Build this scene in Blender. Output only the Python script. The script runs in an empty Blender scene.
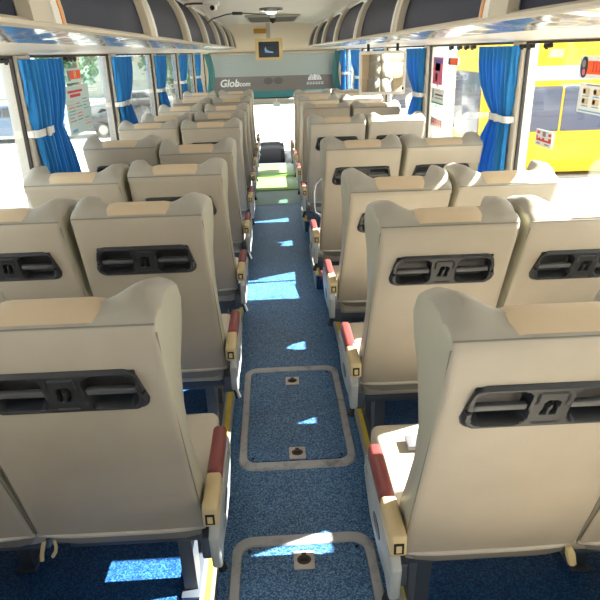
import bpy, bmesh, math, random
from mathutils import Vector, Matrix
random.seed(7)
S = bpy.context.scene
COL = S.collection
PI = math.pi

# ---------------------------------------------------------------- materials
def srgb(h):
    if isinstance(h, str):
        c = [int(h[i:i+2], 16)/255 for i in (0, 2, 4)]
    else:
        c = [v/255 for v in h]
    return tuple((v/12.92 if v <= .04045 else ((v+.055)/1.055)**2.4) for v in c)+(1,)

def new_mat(name):
    m = bpy.data.materials.new(name); m.use_nodes = True
    nt = m.node_tree; b = nt.nodes['Principled BSDF']
    return m, nt, b

def mat(name, col, rough=.5, metal=0, noise=0, nscale=8, bump=0, bscale=200, spec=.5, coat=0, sheen=0):
    m, nt, b = new_mat(name)
    c = srgb(col)
    b.inputs['Base Color'].default_value = c
    b.inputs['Roughness'].default_value = rough
    b.inputs['Metallic'].default_value = metal
    b.inputs['Specular IOR Level'].default_value = spec
    b.inputs['Coat Weight'].default_value = coat
    b.inputs['Sheen Weight'].default_value = sheen
    if noise or bump:
        tc = nt.nodes.new('ShaderNodeTexCoord')
    if noise:
        n = nt.nodes.new('ShaderNodeTexNoise'); n.inputs['Scale'].default_value = nscale; n.inputs['Detail'].default_value = 6
        r = nt.nodes.new('ShaderNodeValToRGB')
        r.color_ramp.elements[0].position = .3; r.color_ramp.elements[1].position = .7
        r.color_ramp.elements[0].color = tuple(v*(1-noise) for v in c[:3])+(1,)
        r.color_ramp.elements[1].color = tuple(min(1, v*(1+noise)) for v in c[:3])+(1,)
        nt.links.new(tc.outputs['Object'], n.inputs['Vector'])
        nt.links.new(n.outputs['Fac'], r.inputs['Fac']); nt.links.new(r.outputs['Color'], b.inputs['Base Color'])
    if bump:
        n2 = nt.nodes.new('ShaderNodeTexNoise'); n2.inputs['Scale'].default_value = bscale; n2.inputs['Detail'].default_value = 3
        bp = nt.nodes.new('ShaderNodeBump'); bp.inputs['Strength'].default_value = bump; bp.inputs['Distance'].default_value = .002
        nt.links.new(tc.outputs['Object'], n2.inputs['Vector'])
        nt.links.new(n2.outputs['Fac'], bp.inputs['Height']); nt.links.new(bp.outputs['Normal'], b.inputs['Normal'])
    return m

def emit_mat(name, col, strength):
    m, nt, b = new_mat(name)
    b.inputs['Base Color'].default_value = srgb(col)
    b.inputs['Emission Color'].default_value = srgb(col)
    b.inputs['Emission Strength'].default_value = strength
    return m

def glass_mat(name, tint, refl=1.0):
    m = bpy.data.materials.new(name); m.use_nodes = True
    nt = m.node_tree; nt.nodes.clear()
    o = nt.nodes.new('ShaderNodeOutputMaterial'); mx = nt.nodes.new('ShaderNodeMixShader')
    t = nt.nodes.new('ShaderNodeBsdfTransparent'); t.inputs['Color'].default_value = tint+(1,)
    g = nt.nodes.new('ShaderNodeBsdfGlossy'); g.inputs['Roughness'].default_value = .02
    f = nt.nodes.new('ShaderNodeLayerWeight'); f.inputs['Blend'].default_value = .5
    pw = nt.nodes.new('ShaderNodeMath'); pw.operation = 'POWER'; pw.inputs[1].default_value = 4
    ma = nt.nodes.new('ShaderNodeMath'); ma.operation = 'MULTIPLY_ADD'; ma.inputs[1].default_value = .9; ma.inputs[2].default_value = .03
    nt.links.new(f.outputs['Facing'], pw.inputs[0]); nt.links.new(pw.outputs[0], ma.inputs[0]); nt.links.new(ma.outputs[0], mx.inputs['Fac'])
    nt.links.new(t.outputs[0], mx.inputs[1]); nt.links.new(g.outputs[0], mx.inputs[2])
    nt.links.new(mx.outputs[0], o.inputs['Surface'])
    return m

def carpet_mat(name, dark, mid, light, scale=150):
    m, nt, b = new_mat(name)
    tc = nt.nodes.new('ShaderNodeTexCoord')
    v = nt.nodes.new('ShaderNodeTexVoronoi'); v.inputs['Scale'].default_value = scale
    nt.links.new(tc.outputs['Object'], v.inputs['Vector'])
    sp = nt.nodes.new('ShaderNodeSeparateColor'); nt.links.new(v.outputs['Color'], sp.inputs['Color'])
    r = nt.nodes.new('ShaderNodeValToRGB'); e = r.color_ramp.elements
    e[0].position = .0; e[0].color = srgb(dark)
    e[1].position = .9; e[1].color = srgb(light)
    k = e.new(.45); k.color = srgb(mid)
    nt.links.new(sp.outputs[0], r.inputs['Fac'])
    n = nt.nodes.new('ShaderNodeTexNoise'); n.inputs['Scale'].default_value = 5; n.inputs['Detail'].default_value = 8
    nt.links.new(tc.outputs['Object'], n.inputs['Vector'])
    mp = nt.nodes.new('ShaderNodeMapRange'); mp.inputs['To Min'].default_value = .75; mp.inputs['To Max'].default_value = 1.25
    nt.links.new(n.outputs['Fac'], mp.inputs['Value'])
    hs = nt.nodes.new('ShaderNodeHueSaturation'); nt.links.new(mp.outputs[0], hs.inputs['Value'])
    nt.links.new(r.outputs['Color'], hs.inputs['Color']); nt.links.new(hs.outputs['Color'], b.inputs['Base Color'])
    b.inputs['Roughness'].default_value = .42
    b.inputs['Specular IOR Level'].default_value = .5
    return m

def worn_metal(name):
    m, nt, b = new_mat(name)
    tc = nt.nodes.new('ShaderNodeTexCoord')
    n = nt.nodes.new('ShaderNodeTexNoise'); n.inputs['Scale'].default_value = 9; n.inputs['Detail'].default_value = 8; n.inputs['Roughness'].default_value = .7
    nt.links.new(tc.outputs['Object'], n.inputs['Vector'])
    r = nt.nodes.new('ShaderNodeValToRGB'); e = r.color_ramp.elements
    e[0].position = .34; e[0].color = srgb('6a6a6c'); e[1].position = .5; e[1].color = srgb('b4b4b6')
    k = e.new(.4); k.color = srgb('98989a')
    nt.links.new(n.outputs['Fac'], r.inputs['Fac']); nt.links.new(r.outputs['Color'], b.inputs['Base Color'])
    b.inputs['Metallic'].default_value = .25; b.inputs['Roughness'].default_value = .5
    return m

def glossy_wavy(name, col):
    m, nt, b = new_mat(name)
    b.inputs['Base Color'].default_value = srgb(col); b.inputs['Roughness'].default_value = .14; b.inputs['Metallic'].default_value = .8
    tc = nt.nodes.new('ShaderNodeTexCoord'); mp = nt.nodes.new('ShaderNodeMapping'); mp.inputs['Scale'].default_value = (1.5, 3.0, 1)
    n = nt.nodes.new('ShaderNodeTexNoise'); n.inputs['Scale'].default_value = 1.6; n.inputs['Detail'].default_value = 1
    bp = nt.nodes.new('ShaderNodeBump'); bp.inputs['Strength'].default_value = .8; bp.inputs['Distance'].default_value = .05
    nt.links.new(tc.outputs['Object'], mp.inputs[0]); nt.links.new(mp.outputs[0], n.inputs['Vector'])
    nt.links.new(n.outputs['Fac'], bp.inputs['Height']); nt.links.new(bp.outputs['Normal'], b.inputs['Normal'])
    return m

def curtain_mat():
    m, nt, b = new_mat('blue_curtain_cloth')
    b.inputs['Base Color'].default_value = srgb('1f86cc'); b.inputs['Roughness'].default_value = .75
    b.inputs['Sheen Weight'].default_value = .2
    tr = nt.nodes.new('ShaderNodeBsdfTranslucent'); tr.inputs['Color'].default_value = srgb('2c96e6')
    mx = nt.nodes.new('ShaderNodeMixShader'); mx.inputs['Fac'].default_value = .16
    o = nt.nodes['Material Output']
    nt.links.new(b.outputs[0], mx.inputs[1]); nt.links.new(tr.outputs[0], mx.inputs[2]); nt.links.new(mx.outputs[0], o.inputs['Surface'])
    return m

def leaf_mat(name, a, c):
    m, nt, b = new_mat(name)
    oi = nt.nodes.new('ShaderNodeTexCoord'); n = nt.nodes.new('ShaderNodeTexNoise'); n.inputs['Scale'].default_value = 1.1
    r = nt.nodes.new('ShaderNodeValToRGB'); r.color_ramp.elements[0].position = .35; r.color_ramp.elements[1].position = .65
    r.color_ramp.elements[0].color = srgb(a); r.color_ramp.elements[1].color = srgb(c)
    nt.links.new(oi.outputs['Object'], n.inputs['Vector']); nt.links.new(n.outputs['Fac'], r.inputs['Fac'])
    nt.links.new(r.outputs['Color'], b.inputs['Base Color']); b.inputs['Roughness'].default_value = .7
    return m

M = {}
M['back'] = mat('seat_back_leather', (176, 164, 147), .45, noise=.07, nscale=5, bump=.25, bscale=420)
M['wing'] = mat('seat_wing_leather', (166, 159, 146), .45, noise=.06, nscale=7, bump=.25, bscale=420)
M['gusset'] = mat('seat_side_leather', (174, 168, 148), .45, noise=.04, nscale=6, bump=.2, bscale=420)
M['peach'] = mat('headrest_peach_leather', (206, 184, 152), .42, noise=.04, nscale=9, bump=.2, bscale=420)
M['cushion'] = mat('cushion_leather', (196, 184, 166), .5, noise=.04, bump=.2, bscale=400)
M['welt'] = mat('seat_piping', (190, 182, 170), .5)
M['seam'] = mat('seam_thread', (128, 120, 106), .6)
M['under'] = mat('seat_lower_cover', (140, 132, 120), .5, noise=.08)
M['black'] = mat('black_plastic', (40, 41, 45), .38, bump=.3, bscale=500)
M['blackdeep'] = mat('deep_black_plastic', (16, 16, 18), .6)
M['bar'] = mat('grey_bar_plastic', (86, 86, 88), .4)
M['frame'] = mat('seat_frame_grey', (88, 94, 104), .45, metal=.3)
M['pad'] = mat('armrest_maroon', (126, 60, 58), .35, noise=.05)
M['cap'] = mat('armrest_beige_plastic', (196, 174, 132), .4)
M['housing'] = mat('armrest_grey_plastic', (160, 162, 162), .4, noise=.04)
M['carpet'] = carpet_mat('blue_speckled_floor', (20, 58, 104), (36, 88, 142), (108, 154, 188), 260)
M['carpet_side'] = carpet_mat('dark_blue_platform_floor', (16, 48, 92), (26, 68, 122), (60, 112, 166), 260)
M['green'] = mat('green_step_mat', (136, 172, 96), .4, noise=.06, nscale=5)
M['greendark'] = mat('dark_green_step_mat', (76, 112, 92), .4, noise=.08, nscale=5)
M['riser'] = mat('riser_blue_grey', (70, 84, 112), .5, noise=.1)
M['yellow'] = mat('yellow_nosing', (226, 196, 62), .5, noise=.1, nscale=30)
M['alu'] = mat('aluminium_edge', (190, 186, 176), .35, metal=.5)
M['worn'] = worn_metal('worn_hatch_metal')
M['bolt'] = mat('dark_bolt', (40, 36, 32), .5, metal=.6)
M['latch'] = mat('latch_plate', (196, 188, 180), .4, metal=.3)
M['latchd'] = mat('latch_recess', (70, 56, 48), .5, metal=.4)
M['wall'] = mat('interior_wall_beige', (214, 204, 188), .6, noise=.03)
M['pillar'] = mat('pillar_beige', (206, 196, 180), .55)
M['rubber'] = mat('window_rubber', (46, 40, 40), .6)
M['ceiling'] = mat('ceiling_panel', (216, 206, 196), .6, noise=.03, nscale=3)
M['rib'] = mat('rack_rib_beige', (186, 174, 154), .45)
M['ribgrey'] = mat('rack_rib_light', (214, 210, 200), .4)
M['orange'] = mat('rib_orange_strip', (206, 136, 60), .4)
M['smoke'] = mat('rack_smoked_panel', (32, 37, 54), .45, spec=.15, noise=.15, nscale=2)
M['cream'] = mat('rack_cream_underside', (220, 208, 190), .4, noise=.03)
M['chrome'] = glossy_wavy('rack_reflective_strip', (214, 212, 212))
M['glass'] = glass_mat('window_glass', (.93, .96, .96))
M['curtain'] = curtain_mat()
M['tie'] = mat('white_tieback', (232, 230, 224), .5)
M['white'] = mat('white_plastic', (236, 234, 228), .4)
M['shade'] = mat('windscreen_blind_cloth', (168, 172, 166), .8)
M['band'] = mat('taupe_band', (128, 118, 112), .6)
M['banddark'] = mat('taupe_emblem', (104, 96, 92), .6)
M['teal'] = mat('teal_visor', (74, 140, 146), .25)
M['tealcloth'] = mat('teal_curtain_cloth', (86, 138, 134), .8)
M['frontwall'] = mat('front_bulkhead_cream', (232, 216, 192), .6)
M['tvframe'] = mat('gilt_tv_frame', (212, 178, 118), .4)
M['screen'] = mat('tv_screen', (16, 22, 30), .12)
M['screenrefl'] = emit_mat('tv_screen_reflection', (120, 150, 180), .25)  # weak emission that paints a reflection on the dark screen
M['gold'] = mat('gold_plate', (196, 140, 50), .35, metal=.4)
M['vent'] = mat('vent_grille_grey', (176, 168, 156), .5)
M['ventdark'] = mat('vent_slots', (110, 104, 96), .6)
M['chromering'] = mat('lamp_ring', (170, 166, 160), .25, metal=.7)
M['lamp'] = emit_mat('lamp_lens', (255, 244, 228), 5)
M['mirror'] = mat('mirror_glass', (235, 235, 232), .02, metal=1)
M['dash'] = mat('dashboard_black', (22, 23, 27), .6, spec=.25)
M['dashlight'] = mat('engine_cover_grey', (206, 202, 204), .5, noise=.05)
M['dashred'] = mat('dash_orange_panel', (206, 112, 76), .5)
M['steel'] = mat('handrail_steel', (176, 180, 184), .25, metal=.8)
M['ppr'] = mat('paper_white', (226, 228, 226), .6)
M['pprteal'] = mat('paper_pale_teal', (196, 216, 214), .6)
M['inkred'] = mat('ink_red', (206, 58, 66), .6)
M['inkpink'] = mat('ink_pink', (214, 104, 132), .6)
M['inkorange'] = mat('ink_orange', (240, 92, 30), .5)
M['inkblack'] = mat('ink_black', (46, 44, 48), .6)
M['inkblue'] = mat('ink_blue', (120, 170, 210), .6)
M['inkpurple'] = mat('ink_purple', (110, 100, 176), .6)
M['inkgreen'] = mat('ink_green', (70, 170, 120), .6)
M['inktan'] = mat('ink_tan', (214, 188, 150), .6)
M['inkgrey'] = mat('ink_grey', (130, 130, 134), .6)
M['buckle'] = mat('buckle_grey', (110, 108, 112), .4)
M['strap'] = mat('beige_strap', (196, 176, 132), .7)
M['ground'] = mat('pale_concrete_yard', (214, 212, 204), .85, noise=.05, nscale=1.2)
M['groundgrey'] = mat('grey_ground_sheet', (126, 124, 134), .9, noise=.08)
M['busyellow'] = mat('bus_yellow_paint', (250, 200, 20), .3)
M['buswhite'] = mat('bus_white_paint', (236, 236, 232), .3)
M['buswindow'] = mat('bus_window_tinted', (96, 100, 116), .12)
M['tyre'] = mat('tyre_rubber', (34, 34, 34), .8)
M['hub'] = mat('wheel_hub', (150, 150, 150), .4, metal=.5)
M['carblue'] = mat('car_blue_grey_paint', (92, 112, 136), .3)
M['carsilver'] = mat('car_silver_paint', (150, 156, 162), .3)
M['cardark'] = mat('car_dark_paint', (70, 76, 84), .3)
M['carwhite'] = mat('car_white_paint', (220, 222, 222), .3)
M['carglass'] = mat('car_window_dark', (44, 52, 60), .1)
M['bark'] = mat('tree_bark', (92, 78, 62), .9, noise=.2)
M['leafa'] = leaf_mat('leaves_mid_green', (56, 96, 44), (112, 150, 80))
M['leafb'] = leaf_mat('leaves_dark_green', (38, 76, 48), (82, 122, 78))
M['leafc'] = leaf_mat('leaves_blue_green', (64, 112, 92), (128, 168, 132))
M['greywall'] = mat('far_wall_plaster', (176, 184, 178), .9, noise=.06)

# ---------------------------------------------------------------- mesh helpers
class MB:
    def __init__(s): s.v = []; s.f = []; s.m = []
    def add(s, vs, fs, mi=0):
        o = len(s.v); s.v += [tuple(p) for p in vs]
        for f in fs: s.f.append(tuple(o+i for i in f)); s.m.append(mi)
    def bm(s, b, mi=0):
        b.verts.index_update(); o = len(s.v)
        s.v += [tuple(v.co) for v in b.verts]
        for f in b.faces: s.f.append(tuple(o+v.index for v in f.verts)); s.m.append(mi)
        b.free()
    def box(s, x0, x1, y0, y1, z0, z1, mi=0, bev=0, seg=2, mtx=None):
        b = bmesh.new(); bmesh.ops.create_cube(b, size=1)
        for v in b.verts:
            v.co = Vector(((x0+x1)/2+v.co.x*(x1-x0), (y0+y1)/2+v.co.y*(y1-y0), (z0+z1)/2+v.co.z*(z1-z0)))
        if bev: bmesh.ops.bevel(b, geom=list(b.edges), offset=bev, segments=seg, profile=.5, affect='EDGES')
        if mtx: bmesh.ops.transform(b, matrix=mtx, verts=b.verts)
        s.bm(b, mi)
    def prism(s, poly, axis, a0, a1, mi=0):
        """extrude 2D poly along axis ('x': poly=(y,z), 'y': (x,z), 'z': (x,y))"""
        def mk(p, a):
            return (a, p[0], p[1]) if axis == 'x' else ((p[0], a, p[1]) if axis == 'y' else (p[0], p[1], a))
        n = len(poly); vs = [mk(p, a0) for p in poly]+[mk(p, a1) for p in poly]
        fs = [tuple(range(n))[::-1], tuple(range(n, 2*n))]+[(i, (i+1) % n, n+(i+1) % n, n+i) for i in range(n)]
        s.add(vs, fs, mi)
    def tube(s, pts, r, n=8, mi=0, cap=True):
        pts = [Vector(p) for p in pts]; rings = []
        up = None
        for i, p in enumerate(pts):
            t = (pts[min(i+1, len(pts)-1)]-pts[max(i-1, 0)]).normalized()
            if up is None:
                up = Vector((0, 0, 1)) if abs(t.z) < .9 else Vector((1, 0, 0))
            a = t.cross(up).normalized(); up = a.cross(t).normalized()
            rr = r[i] if isinstance(r, (list, tuple)) else r
            rings.append([p+(a*math.cos(2*PI*k/n)+up*math.sin(2*PI*k/n))*rr for k in range(n)])
        vs = [q for rg in rings for q in rg]; fs = []
        for i in range(len(pts)-1):
            for k in range(n): fs.append((i*n+k, i*n+(k+1) % n, (i+1)*n+(k+1) % n, (i+1)*n+k))
        if cap: fs += [tuple(range(n))[::-1], tuple((len(pts)-1)*n+k for k in range(n))]
        s.add(vs, fs, mi)
    def disc(s, c, r, h, axis='z', n=24, mi=0, sy=1):
        poly = [(math.cos(2*PI*k/n)*r, math.sin(2*PI*k/n)*r*sy) for k in range(n)]
        if axis == 'z': poly = [(c[0]+a, c[1]+b) for a, b in poly]; s.prism(poly, 'z', c[2], c[2]+h, mi)
        elif axis == 'y': poly = [(c[0]+a, c[2]+b) for a, b in poly]; s.prism(poly, 'y', c[1], c[1]+h, mi)
        else: poly = [(c[1]+a, c[2]+b) for a, b in poly]; s.prism(poly, 'x', c[0], c[0]+h, mi)
    def build(s, name, mats, parent=None, smooth=35, loc=None):
        me = bpy.data.meshes.new(name); me.from_pydata(s.v, [], s.f)
        if not isinstance(mats, (list, tuple)): mats = [mats]
        for m in mats: me.materials.append(M[m])
        for p, mi in zip(me.polygons, s.m): p.material_index = mi
        b = bmesh.new(); b.from_mesh(me); bmesh.ops.recalc_face_normals(b, faces=b.faces); b.to_mesh(me); b.free()
        if smooth:
            me.polygons.foreach_set('use_smooth', [True]*len(me.polygons))
            me.set_sharp_from_angle(angle=math.radians(smooth))
        me.update()
        o = bpy.data.objects.new(name, me); COL.objects.link(o)
        if parent: o.parent = parent
        if loc: o.location = loc
        return o

def tag(o, label, cat, group=None):
    o['label'] = label; o['category'] = cat
    if group: o['group'] = group
    return o
def struct(o): o['kind'] = 'structure'; return o
def empty(name, loc, label, cat, group=None):
    o = bpy.data.objects.new(name, None); COL.objects.link(o); o.location = loc; o.empty_display_size = .1
    return tag(o, label, cat, group)
def copy_tree(o, parent=None):
    c = o.copy(); COL.objects.link(c); c.parent = parent
    for ch in list(o.children): copy_tree(ch, c)
    return c
def rrect(x0, x1, y0, y1, r, n=6):
    pts = []
    for cx, cy, a in ((x1-r, y1-r, 0), (x0+r, y1-r, 90), (x0+r, y0+r, 180), (x1-r, y0+r, 270)):
        for k in range(n+1):
            t = math.radians(a+90*k/n); pts.append((cx+r*math.cos(t), cy+r*math.sin(t)))
    return pts
def lerp(a, b, t): return a+(b-a)*t

# ---------------------------------------------------------------- camera
f = 600.; vx, vy, rho = 269., 52., .028
fw = Vector((vx-300, 300-vy, -f)).normalized()
t_ = Vector((math.cos(rho), math.sin(rho), 0))
up = t_.cross(fw).normalized()
if up.y < 0: up = -up
rt = fw.cross(up)
cam = bpy.data.objects.new('camera', bpy.data.cameras.new('camera')); COL.objects.link(cam)
mw = Matrix((rt, fw, up))          # rows = world axes expressed in camera space -> world = mw @ cam
cam.matrix_world = Matrix.Translation((-.06, 0, 1.6)) @ mw.to_4x4()
cam.data.sensor_width = 36; cam.data.sensor_fit = 'HORIZONTAL'; cam.data.lens = 36*f/600; cam.data.clip_start = .02; cam.data.clip_end = 300
S.camera = cam

# ---------------------------------------------------------------- shell
WX = 1.15           # inner wall face
YB, YF = -1.6, 11.0 # rear and front
PH = .10            # seat platform height
ZS, ZT = .80, 1.615  # window sill / top
b = MB()
# aisle floor and platforms in one continuous floor shell
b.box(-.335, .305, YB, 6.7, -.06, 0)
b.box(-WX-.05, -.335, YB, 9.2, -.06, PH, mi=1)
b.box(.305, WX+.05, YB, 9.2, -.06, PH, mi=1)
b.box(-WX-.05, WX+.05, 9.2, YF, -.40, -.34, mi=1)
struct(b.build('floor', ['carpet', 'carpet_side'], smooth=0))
# green entrance steps
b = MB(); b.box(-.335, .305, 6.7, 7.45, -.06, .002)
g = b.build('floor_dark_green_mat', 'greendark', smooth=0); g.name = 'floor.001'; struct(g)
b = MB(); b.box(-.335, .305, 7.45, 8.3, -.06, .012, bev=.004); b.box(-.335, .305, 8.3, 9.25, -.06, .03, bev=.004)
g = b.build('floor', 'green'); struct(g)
b = MB(); b.box(-.335, .305, 9.25, 9.3, -.4, .03); b.box(-WX, -.335, 9.2, 9.26, -.4, PH); b.box(.305, WX, 9.2, 9.26, -.4, PH)
struct(b.build('trim_step_riser', 'riser', smooth=0))
# yellow nosings on the platform edges
b = MB()
for (x0, x1, xi0, xi1) in ((-.322, -.302, -.302, -.292),):
    b.box(x0, x1, YB, 9.2, PH-.002, PH+.006); b.box(xi0, xi1, YB, 9.2, PH-.03, PH+.006, mi=1); b.box(-.334, -.322, YB, 9.2, PH-.002, PH+.008, mi=1)
b.box(-.335, -.300, YB, 9.2, -.01, PH, mi=2)
struct(b.build('trim_1', ['yellow', 'alu', 'riser'], smooth=0))
b = MB()
b.box(.270, .288, YB, 4.02, PH-.002, PH+.006); b.box(.258, .270, YB, 4.02, PH-.03, PH+.006, mi=1); b.box(.288, .298, YB, 4.02, PH-.002, PH+.008, mi=1)
b.box(.268, .306, YB, 9.2, -.01, PH, mi=2)
struct(b.build('trim_2', ['yellow', 'alu', 'riser'], smooth=0))
b = MB()
for y0, y1 in ((4.05, 4.82), (5.55, 6.25)):
    b.box(.215, .32, y0, y1, -.01, PH-.003, mi=2)
    b.box(.215, .236, y0+.02, y1, PH-.003, PH+.006); b.box(.207, .215, y0, y1, .0, PH+.006, mi=1)
    b.box(.215, .32, y0, y0+.02, PH-.003, PH+.006, mi=1)
struct(b.build('trim_3', ['yellow', 'alu', 'carpet_side'], smooth=0))

# side walls with window bays
LP = [(-1.35, -1.2), (1.16, 1.30), (2.80, 2.96), (4.43, 4.59), (6.05, 6.21), (7.68, 7.84), (9.30, 9.46)]
RP = [(-1.35, -1.2), (1.20, 1.33), (3.0, 3.13), (4.82, 4.95), (6.62, 6.75), (8.42, 8.55), (10.1, 10.2)]
def wall(side, name, pil):
    s = side; b = MB()
    def bx(x0, x1, *a, **k):
        x0, x1 = s*x0, s*x1
        b.box(min(x0, x1), max(x0, x1), *a, **k)
    bx(WX, WX+.06, YB, YF, -.4, ZS)
    bx(WX-.03, WX+.06, YB, YF, ZS-.03, ZS, bev=.008)
    bx(WX, WX+.06, YB, YF, ZT, 2.1)
    bx(WX-.02, WX+.03, YB, YF, PH, PH+.1)
    bx(WX, WX+.06, YF-.12, YF, ZS, ZT)
    bx(WX, WX+.06, YB, YB+.15, ZS, ZT)
    for y0, y1 in pil: bx(WX-.02, WX+.06, y0, y1, ZS, ZT, mi=1, bev=.008)
    struct(b.build(name, ['wall', 'pillar']))
    edges = [YB+.15]+[v for p in pil for v in p]+[YF-.12]
    panes = [(edges[i], edges[i+1]) for i in range(0, len(edges), 2) if edges[i+1]-edges[i] > .3]
    return panes
for s, nm, pil, base in ((-1, 'wall_left', LP, 0), (1, 'wall_right', RP, 10)):
    for i, (y0, y1) in enumerate(wall(s, nm, pil)):
        b = MB(); r = .022; x0, x1 = s*(WX-.003), s*(WX+.012)
        xa, xb = min(x0, x1), max(x0, x1)
        b.box(xa, xb, y0, y0+r*.6, ZS, ZT, mi=1); b.box(xa, xb, y1-r*.6, y1, ZS, ZT, mi=1)
        b.box(xa, xb, y0, y1, ZS, ZS+r, mi=1); b.box(xa, xb, y0, y1, ZT-r*.5, ZT, mi=1)
        w = b.build('window_%d' % (base+i+1), ['glass', 'rubber'], smooth=0); struct(w)
        g = MB(); g.box(s*(WX+.006)-.002, s*(WX+.006)+.002, y0+.013, y1-.013, ZS+.02, ZT-.01)
        g.build('window_glass', 'glass', w, smooth=0)

# rear wall with rear window (behind the camera), opening added so light enters
b = MB(); b.box(-WX-.05, WX+.05, YB-.06, YB, -.4, 1.15); b.box(-WX-.05, WX+.05, YB-.06, YB, 1.65, 2.1)
b.box(-WX-.05, -.8, YB-.06, YB, 1.15, 1.65); b.box(.8, WX+.05, YB-.06, YB, 1.15, 1.65)
struct(b.build('wall_back', 'wall', smooth=0))
b = MB(); b.box(-.8, .8, YB-.035, YB-.028, 1.15, 1.65); struct(b.build('window_30', 'glass', smooth=0))

# ceiling: shallow arch
b = MB(); pts = []
n = 16
for i in range(n+1):
    x = lerp(-1.18, 1.18, i/n); a = abs(x)
    z = 2.03-.035*(a/.72)**2 if a < .72 else 1.995-(a-.72)*.12
    pts.append((x, z))
poly = pts+[(1.18, 2.12), (-1.18, 2.12)]
b.prism(poly, 'y', YB, YF)
struct(b.build('ceiling', 'ceiling'))
# front: upper bulkhead, windscreen
b = MB()
b.box(-WX, WX, 10.42, 10.5, 1.60, 2.06)
b.box(-WX-.05, WX+.05, YF, YF+.06, -.4, -.05)
b.box(-WX-.05, WX+.05, YF, YF+.06, 1.55, 2.1)
b.box(-WX-.05, -1.0, YF, YF+.06, -.05, 1.55); b.box(1.0, WX+.05, YF, YF+.06, -.05, 1.55)
struct(b.build('wall_front', 'frontwall', smooth=0))
b = MB(); b.box(-1.0, 1.0, YF+.02, YF+.03, -.05, 1.55); struct(b.build('window_31', 'glass', smooth=0))

# ---------------------------------------------------------------- luggage racks
PROF = [(.55, 1.672), (.553, 1.70), (.562, 1.745), (.574, 1.79), (.592, 1.84), (.617, 1.885), (.65, 1.925), (.69, 1.955), (.73, 1.985)]
def rack(s, ribs, label):
    root = empty('luggage_rack', (s*.8, 0, 1.62), label, 'luggage rack', 'overhead luggage racks')
    L = Vector((s*.8, 0, 1.62)); y1 = 10.0
    def P2(pts): return [(s*x-L.x, z-L.z) for x, z in pts]
    def mk(name, polys, mats):
        b = MB()
        for poly, a0, a1, mi in polys: b.prism(P2(poly), 'y', a0, a1, mi)
        return b.build(name, mats, root)
    mk('lip_rail', [([(.556, 1.660), (.546, 1.664), (.545, 1.672), (.552, 1.678), (.566, 1.678), (.58, 1.676), (.58, 1.661)], YB, y1, 0)], 'rib')
    mk('reflective_strip', [([(.578, 1.661), (.63, 1.653), (.70, 1.647), (.79, 1.643), (.79, 1.66), (.578, 1.675)], YB, y1, 0)], 'chrome')
    mk('underside_panel', [([(.79, 1.642), (1.0, 1.629), (1.155, 1.618), (1.155, 1.64), (.79, 1.66)], YB, y1, 0)], 'cream')
    prev = YB
    for y in ribs+[y1]:
        ra = y-.0
        # smoked panel follows the rib curve from behind
        inner = [(x+.018, z) for x, z in PROF]; outer = [(x+.026, z) for x, z in PROF]
        if ra-prev > .2: mk('smoked_panel', [(inner+outer[::-1], prev+.005, ra-.005, 0)], 'smoke')
        if y < y1:
            w = .20 if (s > 0 and y < 2.5) or (s < 0 and y < 2) else .13
            front = [(x-.012, z) for x, z in PROF]; back_ = [(x+.018, z) for x, z in PROF]
            rb = mk('rib', [(front+back_[::-1], y, y+w*.62, 0)], 'rib')
            mk2 = MB(); f2 = [(x-.017, z) for x, z in PROF]
            mk2.prism(P2(f2+back_[::-1]), 'y', y+w*.62, y+w, 0)
            e = mk2.build('rib_edge', 'ribgrey', root)
            if w > .15:
                o_ = MB(); f3 = [(x-.0195, z) for x, z in PROF]
                o_.prism(P2(f3+[(x-.015, z) for x, z in PROF][::-1]), 'y', y+w*.84, y+w*.94, 0)
                o_.build('orange_strip', 'orange', root)
            # moulded head joining rib and ceiling
            h = MB(); h.box(-.07, .03, y+w*.1, y+w*1.15, -.012, .02, bev=.01, mtx=Matrix.Translation((s*.66-L.x, 0, 1.945-L.z)) @ Matrix.Rotation(-s*.7, 4, 'Y'))
            h.build('rib_head', 'ribgrey', root)
            prev = y+w
    # end cap
    mk('end_cap', [(PROF+[(1.14, 1.98), (1.14, 1.616), (.60, 1.655)], y1, y1+.02, 0)], 'rib')
    # continuous cove strip under the ceiling
    mk('top_rail', [([(.655, 1.945), (.665, 1.935), (.70, 1.958), (.74, 1.99), (.70, 1.997)], YB, y1, 0)], 'ribgrey')
    return root
rack(-1, [.2, 1.38, 2.72, 3.95, 5.15, 6.4, 7.65, 8.9], 'beige overhead luggage rack with smoked panels along the left side')
rack(1, [.3, 1.64, 3.05, 4.45, 5.9, 7.25, 8.6], 'beige overhead luggage rack with smoked panels along the right side')

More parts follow.
